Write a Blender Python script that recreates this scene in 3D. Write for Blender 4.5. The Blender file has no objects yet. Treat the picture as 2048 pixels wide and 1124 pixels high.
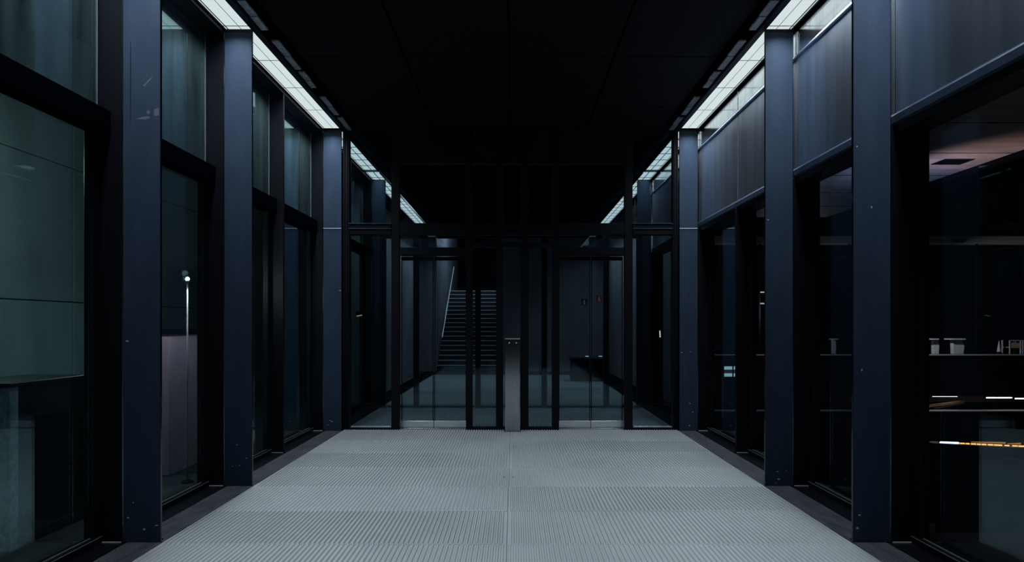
import bpy, math, random
from mathutils import Vector
random.seed(7)
S = bpy.context.scene
COL = S.collection
R = math.radians

# ------------------------------------------------------------------ camera
CX, CH, F = 0.053, 1.6, 1400.0          # camera x, eye height, focal length in pixels of the 2048 px frame
VX, VY = 1028.0, 649.0                  # vanishing point of the corridor in the frame
cam = bpy.data.cameras.new('camera')
cam.sensor_width = 36.0
cam.lens = 36.0 * F / 2048.0
cam.shift_x = -(VX - 1024.0) / 2048.0
cam.shift_y = (VY - 562.0) / 2048.0
cam.clip_end = 200
camo = bpy.data.objects.new('camera', cam)
camo.location = (CX, 0, CH)
camo.rotation_euler = (R(90), 0, 0)
COL.objects.link(camo)
S.camera = camo

# ------------------------------------------------------------------ world, exposure
w = bpy.data.worlds.new('night')
S.world = w
w.use_nodes = True
bg = w.node_tree.nodes['Background']
bg.inputs[0].default_value = (0.10, 0.25, 0.60, 1)
bg.inputs[1].default_value = 0.0028
S.view_settings.view_transform = 'Standard'
S.view_settings.look = 'None'
S.view_settings.gamma = 1
S.view_settings.exposure = 0.0
S.view_settings.use_curve_mapping = False
S.cycles.transparent_max_bounces = 40
S.cycles.max_bounces = 10
S.cycles.glossy_bounces = 6
S.cycles.sample_clamp_indirect = 4.0
S.cycles.caustics_reflective = False
S.cycles.caustics_refractive = False

# ------------------------------------------------------------------ room measures
W = 2.545           # inner edge of the steel fins
FO = 2.818          # outer edge of the fins and of the light strip
GX = 3.005          # plane of the side glazing
ZC = 4.54           # height of the light strip
BAY = 1.8
Y0 = 5.14           # first fin in view
YE = 10.60          # glazed screen at the end of the corridor
YI = 13.40          # inner screen of the lobby
YH = 23.60          # end of the hall lights
YB = 24.60          # back wall of the hall
YN = -4.80          # wall behind the camera

# ------------------------------------------------------------------ big lights: louvred lamps inside the strips
LIGHT_COL = (0.84, 0.94, 1.0)
def strip_lamp(name, x, ya, yb, watts, spread):
    l = bpy.data.lights.new(name, 'AREA')
    l.shape = 'RECTANGLE'
    l.size = 0.20
    l.size_y = yb - ya
    l.energy = watts
    l.color = LIGHT_COL
    l.spread = R(spread)
    o = bpy.data.objects.new(name, l)
    o.location = (x, (ya + yb) / 2, ZC - 0.025)
    COL.objects.link(o)
    return o
LX = (W + FO) / 2
MAIN_W, LOBBY_W, HALL_W, SPREAD = 26.5, 2.0, 42, 124
for s in (-1, 1):
    for k in range(-4, 4):                       # one lamp per bay, stopping short of the fins
        ya, yb = Y0 + (k - 1) * BAY + 0.22, min(Y0 + k * BAY, YE - 0.06) - 0.11
        strip_lamp('strip_lamp', s * LX, ya, yb, MAIN_W * (yb - ya), SPREAD)
    strip_lamp('strip_lamp', s * LX, YE + 0.1, YI - 0.1, LOBBY_W, SPREAD)
    strip_lamp('strip_lamp', s * LX, YI + 0.2, YH, HALL_W, SPREAD)

# ------------------------------------------------------------------ materials
def mat(name, col, rough=0.5, metal=0.0, emit=None, estr=0.0, noise=None, bump=None, spec=None, coat=0.0):
    """noise = (scale vector, second colour, low, high); bump = (scale, strength)"""
    m = bpy.data.materials.new(name)
    m.use_nodes = True
    nt = m.node_tree
    b = nt.nodes['Principled BSDF']
    b.inputs['Base Color'].default_value = (*col, 1)
    b.inputs['Roughness'].default_value = rough
    b.inputs['Metallic'].default_value = metal
    if spec is not None:
        b.inputs['Specular IOR Level'].default_value = spec
    if coat:
        b.inputs['Coat Weight'].default_value = coat
        b.inputs['Coat Roughness'].default_value = 0.12
    if emit:
        b.inputs['Emission Color'].default_value = (*emit, 1)
        b.inputs['Emission Strength'].default_value = estr
    tc = None
    def coords(scale):
        nonlocal tc
        if tc is None:
            g = nt.nodes.new('ShaderNodeNewGeometry'); tc = g.outputs['Position']
        mp = nt.nodes.new('ShaderNodeMapping')
        mp.inputs['Scale'].default_value = scale
        nt.links.new(tc, mp.inputs[0])
        return mp.outputs[0]
    if noise:
        sc, c2, lo, hi = noise
        n = nt.nodes.new('ShaderNodeTexNoise')
        n.inputs['Scale'].default_value = 1.0
        n.inputs['Detail'].default_value = 5.0
        nt.links.new(coords(sc), n.inputs['Vector'])
        r = nt.nodes.new('ShaderNodeValToRGB')
        r.color_ramp.elements[0].position = lo
        r.color_ramp.elements[1].position = hi
        r.color_ramp.elements[0].color = (*col, 1)
        r.color_ramp.elements[1].color = (*c2, 1)
        nt.links.new(n.outputs['Fac'], r.inputs['Fac'])
        nt.links.new(r.outputs['Color'], b.inputs['Base Color'])
    if bump:
        n = nt.nodes.new('ShaderNodeTexNoise')
        n.inputs['Scale'].default_value = 1.0
        n.inputs['Detail'].default_value = 6.0
        nt.links.new(coords(bump[0] if isinstance(bump[0], tuple) else (bump[0],) * 3), n.inputs['Vector'])
        bp = nt.nodes.new('ShaderNodeBump')
        bp.inputs['Strength'].default_value = bump[1]
        bp.inputs['Distance'].default_value = 0.01
        nt.links.new(n.outputs['Fac'], bp.inputs['Height'])
        nt.links.new(bp.outputs['Normal'], b.inputs['Normal'])
    return m

def glass(name, tint, f0, rough=0.0, film=0.0):
    """coated architectural glass: tinted, see-through, Fresnel reflection"""
    m = bpy.data.materials.new(name)
    m.use_nodes = True
    nt = m.node_tree
    for n in list(nt.nodes):
        if n.type == 'BSDF_PRINCIPLED': nt.nodes.remove(n)
    out = [n for n in nt.nodes if n.type == 'OUTPUT_MATERIAL'][0]
    t = nt.nodes.new('ShaderNodeBsdfTransparent'); t.inputs[0].default_value = (*tint, 1)
    g = nt.nodes.new('ShaderNodeBsdfGlossy'); g.inputs['Color'].default_value = (0.72, 0.95, 1.0, 1); g.inputs['Roughness'].default_value = rough
    lw = nt.nodes.new('ShaderNodeLayerWeight'); lw.inputs['Blend'].default_value = 0.5
    p = nt.nodes.new('ShaderNodeMath'); p.operation = 'POWER'; p.inputs[1].default_value = 5.0
    nt.links.new(lw.outputs['Facing'], p.inputs[0])
    ma = nt.nodes.new('ShaderNodeMath'); ma.operation = 'MULTIPLY_ADD'
    ma.inputs[1].default_value = 1 - f0; ma.inputs[2].default_value = f0
    nt.links.new(p.outputs[0], ma.inputs[0])
    mx = nt.nodes.new('ShaderNodeMixShader')
    nt.links.new(ma.outputs[0], mx.inputs[0])
    nt.links.new(t.outputs[0], mx.inputs[1])
    nt.links.new(g.outputs[0], mx.inputs[2])
    last = mx.outputs[0]
    if film > 0:                                    # pale streaky diffuse film on the pane
        d = nt.nodes.new('ShaderNodeBsdfDiffuse'); d.inputs[0].default_value = (0.42, 0.58, 0.60, 1)
        ge = nt.nodes.new('ShaderNodeNewGeometry')
        mp = nt.nodes.new('ShaderNodeMapping'); mp.inputs['Scale'].default_value = (5, 5, 0.8)
        nt.links.new(ge.outputs['Position'], mp.inputs[0])
        n = nt.nodes.new('ShaderNodeTexNoise'); n.inputs['Scale'].default_value = 1.0; n.inputs['Detail'].default_value = 6
        nt.links.new(mp.outputs[0], n.inputs['Vector'])
        mr = nt.nodes.new('ShaderNodeMapRange')
        mr.inputs['From Min'].default_value = 0.35; mr.inputs['From Max'].default_value = 0.75
        mr.inputs['To Min'].default_value = film * 0.25; mr.inputs['To Max'].default_value = film
        nt.links.new(n.outputs['Fac'], mr.inputs['Value'])
        m2 = nt.nodes.new('ShaderNodeMixShader')
        nt.links.new(mr.outputs[0], m2.inputs[0]); nt.links.new(last, m2.inputs[1]); nt.links.new(d.outputs[0], m2.inputs[2])
        last = m2.outputs[0]
    nt.links.new(last, out.inputs['Surface'])
    return m

def emitter(name, col, strength, noise=0.0):
    m = bpy.data.materials.new(name)
    m.use_nodes = True
    nt = m.node_tree
    for n in list(nt.nodes):
        if n.type == 'BSDF_PRINCIPLED': nt.nodes.remove(n)
    out = [n for n in nt.nodes if n.type == 'OUTPUT_MATERIAL'][0]
    e = nt.nodes.new('ShaderNodeEmission')
    e.inputs[0].default_value = (*col, 1)
    e.inputs[1].default_value = strength
    nt.links.new(e.outputs[0], out.inputs[0])
    return m

M = {}
M['paint'] = mat('midnight_blue_steel_paint', (0.0165, 0.0285, 0.0525), 0.60, 0.0, noise=((9, 9, 2.2), (0.0215, 0.0345, 0.060), 0.40, 0.68), bump=(55, 0.10), spec=0.12)
M['scuff'] = mat('rubbed_paint', (0.075, 0.080, 0.110), 0.7, spec=0.1)
M['streak'] = mat('dark_run_in_paint', (0.006, 0.011, 0.020), 0.7, spec=0.1)
M['chip'] = mat('chipped_paint', (0.36, 0.38, 0.42), 0.6)
M['black'] = mat('black_steel_paint', (0.0016, 0.0020, 0.0040), 0.42, 0.0, noise=((6, 6, 3), (0.0026, 0.0030, 0.0055), 0.4, 0.7), spec=0.14)
M['matt_black'] = mat('matt_black_lining', (0.0010, 0.0013, 0.0032), 0.9, spec=0.0)
M['bead'] = mat('aluminium_glazing_bead', (0.42, 0.45, 0.48), 0.35, 0.35)
M['dimbead'] = mat('dark_anodised_bead', (0.13, 0.145, 0.16), 0.4, 0.3)
M['gloss'] = mat('gloss_black_edge', (0.004, 0.005, 0.009), 0.08, 0.0, spec=0.6)
M['bollard'] = mat('polished_dark_steel', (0.36, 0.39, 0.42), 0.13, 1.0, noise=((60, 60, 3), (0.30, 0.33, 0.36), 0.4, 0.65))
M['kick'] = mat('satin_kick_plate_steel', (0.72, 0.75, 0.78), 0.3, 0.8, noise=((3, 60, 60), (0.62, 0.65, 0.68), 0.4, 0.65))
M['cladtop'] = mat('strip_lit_band_steel', (0.78, 0.82, 0.84), 0.14, 1.0, noise=((9, 9, 1.5), (0.60, 0.65, 0.68), 0.40, 0.66), bump=((14, 14, 3), 0.05))  # upper band made paler and smoother, carrying the strip's reflection in its colour
M['ceil'] = mat('black_ceiling_mesh', (0.0005, 0.0008, 0.0028), 0.9, noise=((30, 30, 30), (0.0008, 0.0011, 0.0034), 0.45, 0.6), spec=0.1)
M['floor'] = mat('ribbed_grey_aluminium', (0.225, 0.246, 0.258), 0.55, 0.0, noise=((1.3, 0.8, 1), (0.262, 0.284, 0.295), 0.35, 0.7), bump=(90, 0.10), spec=0.25)
M['screw'] = mat('dark_screw_steel', (0.05, 0.055, 0.06), 0.5, 0.6)
M['grate'] = mat('anthracite_grating_bar', (0.125, 0.125, 0.150), 0.42, 0.2, noise=((14, 3, 14), (0.07, 0.075, 0.095), 0.4, 0.65))
M['clad'] = mat('brushed_blue_grey_steel', (0.54, 0.61, 0.74), 0.30, 1.0, noise=((9, 9, 0.7), (0.42, 0.49, 0.61), 0.40, 0.66), bump=((26, 26, 1.2), 0.06))
M['plate'] = mat('grey_edge_plate', (0.46, 0.47, 0.52), 0.5, 0.2, noise=((20, 20, 20), (0.26, 0.27, 0.31), 0.4, 0.65))
M['steel'] = mat('brushed_stainless_steel', (0.42, 0.45, 0.48), 0.24, 1.0, noise=((60, 60, 3), (0.34, 0.37, 0.40), 0.4, 0.65))
M['glass_l'] = glass('teal_tinted_glass', (0.74, 0.88, 0.89), 0.075, film=0.010)
M['glass_u'] = glass('filmed_upper_glass', (0.66, 0.86, 0.88), 0.20, film=0.038)  # stronger film added to lift the brightness of these panes
M['glass_r'] = glass('clear_tinted_glass', (0.80, 0.88, 0.92), 0.045, film=0.001)
M['glass_e'] = glass('smoked_screen_glass', (0.76, 0.84, 0.88), 0.026, film=0.0008)
M['diff'] = emitter('lit_diffuser', (0.84, 0.96, 0.98), 0.78)
M['concrete'] = mat('grey_board_marked_concrete', (0.31, 0.37, 0.37), 0.85, noise=((1.2, 1.2, 0.5), (0.22, 0.27, 0.275), 0.35, 0.7), bump=(18, 0.3))
M['darkcon'] = mat('dark_hall_concrete', (0.30, 0.28, 0.31), 0.85, noise=((2.2, 2.2, 0.5), (0.20, 0.19, 0.22), 0.35, 0.7), bump=(20, 0.25))
M['redwall'] = mat('red_brown_render', (0.42, 0.27, 0.33), 0.9, noise=((4, 4, 4), (0.34, 0.22, 0.27), 0.4, 0.7), bump=(40, 0.25))
M['ground'] = mat('dark_asphalt', (0.020, 0.023, 0.028), 0.8, noise=((3, 3, 3), (0.035, 0.038, 0.042), 0.4, 0.7))
M['stair'] = mat('dark_stone_step', (0.028, 0.031, 0.036), 0.6, noise=((6, 6, 6), (0.040, 0.043, 0.048), 0.4, 0.7))
M['nose'] = mat('pale_stair_nosing', (0.80, 0.81, 0.82), 0.4, 0.0)
M['red'] = mat('sign_red', (0.55, 0.045, 0.035), 0.5)
M['white'] = mat('sign_white', (0.75, 0.72, 0.68), 0.5)
M['soffit'] = mat('satin_metal_soffit', (0.50, 0.49, 0.55), 0.40, 0.25, noise=((1.5, 6, 1), (0.30, 0.30, 0.36), 0.35, 0.7))
M['facade'] = mat('dark_facade_panel', (0.004, 0.005, 0.009), 0.8, noise=((1, 1, 1), (0.006, 0.007, 0.012), 0.4, 0.7), spec=0.0)
M['slab'] = mat('pale_slab_edge', (0.55, 0.53, 0.55), 0.7)
M['wood'] = mat('brown_wood_soffit', (0.42, 0.24, 0.19), 0.6, noise=((6, 1, 1), (0.30, 0.17, 0.13), 0.35, 0.7))
M['wood2'] = mat('oak_handrail', (0.62, 0.38, 0.24), 0.55)
M['furn'] = mat('pale_furniture', (0.60, 0.58, 0.60), 0.55)
M['tube'] = emitter('warm_white_tube', (1.0, 0.86, 0.68), 6.0)
M['coolbar'] = emitter('cool_white_bar', (0.62, 0.74, 1.0), 3.2)
M['amber'] = emitter('amber_lamp', (1.0, 0.42, 0.12), 2.4)
M['amberdim'] = emitter('dim_amber_shopfront', (1.0, 0.36, 0.06), 0.45)
M['globe'] = emitter('lamp_globe', (1.0, 0.93, 0.90), 9.0)
M['led'] = emitter('handrail_led', (0.82, 0.92, 1.0), 0.55)
M['tiny'] = emitter('small_white_glow', (0.9, 0.93, 1.0), 0.7)
M['warmtiny'] = emitter('small_warm_glow', (1.0, 0.85, 0.55), 0.35)
M['cooltile'] = emitter('cool_window_light', (0.55, 0.9, 0.95), 0.62)

# ------------------------------------------------------------------ helpers
def root(name, loc=(0, 0, 0), label=None, cat=None, group=None, kind=None, rotz=0.0):
    o = bpy.data.objects.new(name, None)
    o.empty_display_size = 0.1
    COL.objects.link(o)
    o.location = loc
    o.rotation_euler.z = rotz
    return tag(o, label, cat, group, kind)

def tag(o, label=None, cat=None, group=None, kind=None):
    if label: o['label'] = label
    if cat: o['category'] = cat
    if group: o['group'] = group
    if kind: o['kind'] = kind
    return o

def ploc(p):
    v = Vector((0, 0, 0))
    while p is not None:
        v = v + p.location
        p = p.parent
    return v

def link(name, me, m, parent, loc):
    o = bpy.data.objects.new(name, me)
    if m is not None and not me.materials: me.materials.append(m)
    COL.objects.link(o)
    if parent is not None:
        o.parent = parent
        o.location = Vector(loc) - ploc(parent)
    else:
        o.location = loc
    return o

def cube_mesh(name, sx, sy, sz, bev=0.0):
    hx, hy, hz = sx / 2, sy / 2, sz / 2
    b = min(bev, hx * 0.45, hy * 0.45, hz * 0.45)
    vs, fs = [], []
    if b <= 0:
        vs = [(x, y, z) for x in (-hx, hx) for y in (-hy, hy) for z in (-hz, hz)]
        fs = [(0, 1, 3, 2), (4, 6, 7, 5), (0, 4, 5, 1), (2, 3, 7, 6), (0, 2, 6, 4), (1, 5, 7, 3)]
    else:
        import bmesh
        bm = bmesh.new()
        bmesh.ops.create_cube(bm, size=1.0)
        for v in bm.verts: v.co = (v.co.x * sx, v.co.y * sy, v.co.z * sz)
        bmesh.ops.bevel(bm, geom=list(bm.edges), offset=b, segments=1, affect='EDGES')
        me = bpy.data.meshes.new(name); bm.to_mesh(me); bm.free()
        return me
    me = bpy.data.meshes.new(name)
    me.from_pydata(vs, [], fs)
    me.update()
    return me

def box(name, x0, x1, y0, y1, z0, z1, m, parent=None, bev=0.004):
    me = cube_mesh(name, abs(x1 - x0), abs(y1 - y0), abs(z1 - z0), bev)
    return link(name, me, m, parent, ((x0 + x1) / 2, (y0 + y1) / 2, (z0 + z1) / 2))

def boxes(name, lst, m, parent=None, origin=None):
    """several boxes of one part in one mesh"""
    vs, fs = [], []
    for (x0, x1, y0, y1, z0, z1) in lst:
        k = len(vs)
        vs += [(x, y, z) for x in (min(x0, x1), max(x0, x1)) for y in (min(y0, y1), max(y0, y1)) for z in (min(z0, z1), max(z0, z1))]
        fs += [tuple(k + i for i in f) for f in ((0, 1, 3, 2), (4, 6, 7, 5), (0, 4, 5, 1), (2, 3, 7, 6), (0, 2, 6, 4), (1, 5, 7, 3))]
    if origin is None:
        origin = tuple((min(v[i] for v in vs) + max(v[i] for v in vs)) / 2 for i in range(3))
    vs = [tuple(v[i] - origin[i] for i in range(3)) for v in vs]
    me = bpy.data.meshes.new(name)
    me.from_pydata(vs, [], fs); me.update()
    return link(name, me, m, parent, origin)

def lathe(name, prof, m, parent=None, loc=(0, 0, 0), seg=20, smooth=True):
    vs, fs = [], []
    n = len(prof)
    for i in range(seg):
        a = 2 * math.pi * i / seg
        for r, z in prof:
            vs.append((r * math.cos(a), r * math.sin(a), z))
    for i in range(seg):
        j = (i + 1) % seg
        for k in range(n - 1):
            fs.append((i * n + k, j * n + k, j * n + k + 1, i * n + k + 1))
    fs.append(tuple(i * n for i in range(seg))[::-1])
    fs.append(tuple(i * n + n - 1 for i in range(seg)))
    me = bpy.data.meshes.new(name)
    me.from_pydata(vs, [], fs); me.update()
    if smooth:
        for p in me.polygons: p.use_smooth = len(p.vertices) == 4
    return link(name, me, m, parent, loc)

def tube(name, p0, p1, r, m, parent=None, seg=10):
    p0, p1 = Vector(p0), Vector(p1)
    d = p1 - p0
    z = d.normalized()
    x = z.orthogonal().normalized(); y = z.cross(x)
    c = (p0 + p1) / 2
    vs = []
    for e in (p0, p1):
        for i in range(seg):
            a = 2 * math.pi * i / seg
            vs.append(tuple(e - c + (x * math.cos(a) + y * math.sin(a)) * r))
    fs = [(i, (i + 1) % seg, seg + (i + 1) % seg, seg + i) for i in range(seg)]
    fs += [tuple(range(seg))[::-1], tuple(range(seg, 2 * seg))]
    me = bpy.data.meshes.new(name)
    me.from_pydata(vs, [], fs); me.update()
    for p in me.polygons[:seg]: p.use_smooth = True
    return link(name, me, m, parent, c)

def prism(name, pts, axis, a, b, m, parent=None):
    """polygon extruded along an axis; pts are the two other coordinates"""
    n = len(pts)
    def mk(t, p):
        return {'x': (t, p[0], p[1]), 'y': (p[0], t, p[1]), 'z': (p[0], p[1], t)}[axis]
    vs = [mk(a, p) for p in pts] + [mk(b, p) for p in pts]
    o = tuple((min(v[i] for v in vs) + max(v[i] for v in vs)) / 2 for i in range(3))
    vs = [tuple(v[i] - o[i] for i in range(3)) for v in vs]
    fs = [tuple(range(n))[::-1], tuple(range(n, 2 * n))] + [(i, (i + 1) % n, n + (i + 1) % n, n + i) for i in range(n)]
    me = bpy.data.meshes.new(name)
    me.from_pydata(vs, [], fs); me.update()
    import bmesh
    bm = bmesh.new(); bm.from_mesh(me); bmesh.ops.recalc_face_normals(bm, faces=list(bm.faces)); bm.to_mesh(me); bm.free()
    return link(name, me, m, parent, o)

def at(px, py, d):
    """point of the place at distance d along the corridor, from its measured direction"""
    return CX + (px - VX) / F * d, CH + (VY - py) / F * d

# ================================================================== FLOOR
floor = box('floor', -3.06, 3.06, YN, YB + 0.3, -0.30, -0.05, M['matt_black'], None, 0)
tag(floor, kind='structure')
PITCH, RH = 0.0361, 0.0075
def rib_panel(name, width, depth, phase, RH=0.0075):
    prof = [(0.0, 0.0)]
    x = phase
    while x < width - PITCH * 0.7:
        for dx, z in ((0.0, 0.0), (PITCH * 0.22, RH), (PITCH * 0.52, RH), (PITCH * 0.74, 0.0)):
            if x + dx > prof[-1][0] + 1e-5: prof.append((x + dx, z))
        x += PITCH
    prof.append((width, 0.0))
    n = len(prof)
    h, d = width / 2, depth / 2
    rows = [(-d, 0.25), (-d + 0.014, 1.0), (d - 0.014, 1.0), (d, 0.25)]       # ribs run out at both ends of the panel
    vs = [(x - h, yy, z * q) for yy, q in rows for x, z in prof]
    fs = [(r * n + i, r * n + i + 1, (r + 1) * n + i + 1, (r + 1) * n + i) for r in range(3) for i in range(n - 1)]
    k = len(vs)
    vs += [(-h, -d, -0.03), (h, -d, -0.03), (h, d, -0.03), (-h, d, -0.03)]
    fs += [tuple([k, k + 1] + list(range(n - 1, -1, -1))), tuple([k + 2, k + 3] + list(range(3 * n, 4 * n)))]
    fs += [(k, 0, n, 2 * n, 3 * n, k + 3), (k + 1, k + 2, 4 * n - 1, 3 * n - 1, 2 * n - 1, n - 1)]
    me = bpy.data.meshes.new(name)
    me.from_pydata(vs, [], fs); me.update()
    me.materials.append(M['floor'])
    return me
PW = 2.528
variants = [rib_panel('floor_panel', PW - 0.002, 0.8985, 0.006 + 0.012 * i, (0.009, 0.0145, 0.0115)[i]) for i in range(3)]
screw_me = None
y = 5.09 - 11 * 0.9
row = 0
while y < 21.5:
    for c, s in enumerate((-1, 1)):
        p = link('floor_panel', variants[(row * 2 + c * 1) % 3], None, floor, (s * (PW / 2 + 0.0008), y + 0.45, -0.001 * random.random()))
        if row % 2 == 1 and 4 < y < 10.5:
            for dy in (0.02, -0.42 + 0.45):
                pass
            if screw_me is None:
                t = lathe('screw', [(0.004, 0.0), (0.009, 0.0), (0.009, 0.0045), (0.004, 0.005)], M['screw'], p, (s * 0.045, y + 0.45, 0.0), 8)
                screw_me = t.data
            else:
                link('screw', screw_me, None, p, (s * 0.045, y + 0.45, 0.0))
    y += 0.9
    row += 1

# ================================================================== SIDE GRATINGS, one length per side
for s, side in ((-1, 'left'), (1, 'right')):
    g = root('floor_grating', (s * 2.66, 3.0, -0.03), 'dark ribbed floor grating running along the %s-hand glazing' % side, 'grating')
    for k in range(9):
        ya = -4.75 + k * 1.703
        bars = [(s * (2.540 + 0.0182 * i), s * (2.540 + 0.0182 * i + 0.0095), ya, ya + 1.70, -0.028, 0.0) for i in range(14)]
        o = boxes('bar_panel', bars, M['grate'], g)
        o['kind'] = 'stuff'
    boxes('tray', [(s * 2.534, s * 2.79, -4.78, YE - 0.02, -0.045, -0.030)], M['matt_black'], g)

# ================================================================== CEILING
ceiling = box('ceiling', -2.36, 2.36, YN, YB + 0.3, ZC + 0.16, ZC + 0.30, M['matt_black'], None, 0)
tag(ceiling, kind='structure')
cm = cube_mesh('ceiling_panel', 1.150, 1.780, 0.03, 0.006)
cm.materials.append(M['ceil'])
y = 3.34 - 2.7
while y < YE - 0.3:
    for i in range(4):
        link('ceiling_panel', cm, None, ceiling, (-1.758 + 1.172 * i, y + 0.9, ZC + 0.075))
    y += 1.8
# deep edge channels beside the strips, their flanges and the grey edge plates
for s in (-1, 1):
    box('edge_channel', s * 2.47, s * (W - 0.006), YN, YE - 0.03, ZC - 0.035, ZC + 0.12, M['black'], ceiling, 0.004)
    box('channel_flange', s * 2.36, s * 2.475, YN, YE - 0.03, ZC + 0.05, ZC + 0.16, M['matt_black'], ceiling, 0.003)
    yy = 4.55
    k = 0
    while yy < YE - 0.25:
        ln = (0.52, 0.74, 0.62, 0.80)[k % 4]
        box('edge_plate', s * 2.385, s * 2.462, yy, min(yy + ln * 0.5, YE - 0.05), ZC - 0.006, ZC + 0.012, M['plate'], ceiling, 0.002)
        box('edge_plate', s * 2.392, s * 2.462, yy + ln * 0.5 + 0.012, min(yy + ln, YE - 0.05), ZC - 0.012, ZC + 0.008, M['plate'], ceiling, 0.002)
        yy += 0.9
        k += 1

# ================================================================== LIGHT STRIPS
def light_strip(s, ya, yb, label, pane=0.9, y_first=None, hb=0.0022, cb=0.005, bm='plate'):
    r = root('light_strip', (s * LX, (ya + yb) / 2, ZC), label, 'light')
    xa, xb = W + 0.006, FO - 0.006
    mid = xa + (xb - xa) * 0.42
    # black steel frame: two edge bars and one thin middle bar
    box('frame_bar', s * (xa - 0.006), s * (xa + 0.004), ya, yb, ZC - 0.012, ZC + 0.05, M['black'], r, 0)
    box('frame_bar', s * (xb - 0.026), s * (xb - 0.019), ya, yb, ZC - 0.006, ZC + 0.05, M['black'], r, 0)
    box('frame_bar', s * (xb - 0.003), s * (xb + 0.006), ya, yb, ZC - 0.012, ZC + 0.05, M['black'], r, 0)
    box('middle_bar', s * (mid - hb), s * (mid + hb), ya, yb, ZC - 0.003, ZC + 0.02, M[bm], r, 0)
    y = ya if y_first is None else y_first
    while y < yb - 0.05:
        a, b = max(y + 0.006, ya), min(y + pane - 0.006, yb)
        box('diffuser', s * xa, s * (mid - 0.002), a, b, ZC, ZC + 0.012, M['diff'], r, 0)
        box('diffuser', s * (mid + 0.002), s * xb, a, b, ZC, ZC + 0.012, M['diff'], r, 0)
        y += pane
    box('housing', s * (xa - 0.006), s * (xb + 0.006), ya, yb, ZC + 0.05, ZC + 0.10, M['matt_black'], r, 0)
    # cross bars where the diffusers meet
    y = (ya if y_first is None else y_first) + pane
    while y < yb - 0.05:
        box('cross_bar', s * xa, s * xb, y - cb, y + cb, ZC - 0.003, ZC + 0.02, M[bm], r, 0)
        y += pane
    return r
for s, side in ((-1, 'left'), (1, 'right')):
    light_strip(s, YN, YE - 0.06, 'long glowing white light strip above the %s-hand steel fins' % side, 0.9, 5.09 - 11 * 0.9)
    light_strip(s, YE + 0.10, YI - 0.1, 'light strip seen through the %s-hand sidelight of the end screen' % side, 0.45, YE + 0.10, 0.006, 0.014, 'black')
    light_strip(s, YI + 0.15, YH, 'farthest light strip high in the hall on the %s' % side, 0.45, YI + 0.15, 0.008, 0.018, 'black')

# ================================================================== STEEL FINS
def fin(s, y, label, seam=False, group=None):
    r = root('steel_fin', (s * LX, y, 0), label, 'column', group)
    box('plate', s * W, s * FO, y, y + 0.022, 0.0, ZC - 0.03, M['paint'], r, 0.003)
    box('edge_strip', s * (W - 0.003), s * W, y + 0.001, y + 0.022, 0.0, ZC - 0.03, M['gloss'], r, 0.0006)
    box('edge_strip', s * FO, s * (FO + 0.008), y + 0.001, y + 0.030, 0.0, ZC - 0.05, M['bollard'], r, 0.001)  # polished strip added to glint like light leaking beside the fin
    box('cap_plate', s * W, s * FO, y - 0.003, y + 0.030, ZC - 0.042, ZC - 0.012, M['black'], r, 0.002)
    box('foot_plate', s * (W + 0.01), s * (FO - 0.01), y + 0.022, y + 0.07, 0.0, 0.012, M['black'], r, 0.002)
    if seam:
        box('seam', s * (W + 0.001), s * (FO - 0.001), y - 0.006, y, 3.040, 3.052, M['bead'], r, 0.001)
    return r
NAMES = {0: 'nearest', 1: 'second nearest', 3: 'farthest'}
for s, side in ((-1, 'left'), (1, 'right')):
    for k in (0, 1, 3):
        f = fin(s, Y0 + k * BAY, '%s dark blue steel fin column on the %s in front of the end screen' % (NAMES[k].capitalize(), side), seam=(k == 3))
        # scuffs and chips in the paint
        rnd = random.Random(10 * k + (1 if s > 0 else 0))
        for i in range(5):
            zx = rnd.choice([0.03 + rnd.random() * 0.30, 0.03 + rnd.random() * 0.2, rnd.random() * 3.0])
            xx = W + 0.02 + rnd.random() * (FO - W - 0.05)
            a, b = 0.004 + rnd.random() * 0.012, 0.003 + rnd.random() * 0.006
            pts = [(s * (xx + a * math.cos(t) * (0.6 + 0.5 * rnd.random())), zx + b * math.sin(t) * (0.6 + 0.6 * rnd.random())) for t in [2 * math.pi * q / 8 for q in range(8)]]
            prism('paint_chip', pts, 'y', Y0 + k * BAY - 0.0006, Y0 + k * BAY + 0.001, M['chip'], f)
        if k == 0 and s < 0:
            def smear(pts, m):
                q = [at(a, b, Y0) for a, b in pts]
                prism('scuff', q, 'y', Y0 - 0.0006, Y0 + 0.001, M[m], f)
            smear([(272, 238), (283, 234), (296, 232), (301, 236), (290, 239)], 'scuff')
            smear([(293, 222), (298, 220), (301, 225), (297, 229), (293, 227)], 'scuff')
            smear([(308, 219), (318, 215), (318, 231), (308, 232)], 'scuff')
            smear([(286, 172), (294, 163), (301, 156), (305, 155), (296, 165), (289, 173)], 'scuff')
            smear([(260.2, 85), (262, 85), (262.6, 130), (261.8, 190), (262.0, 245), (260.6, 245), (260.0, 180)], 'streak')
    fin(s, Y0 + 5 * BAY, 'steel fin column behind the end screen in the %s-hand lobby corner' % side)

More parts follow.
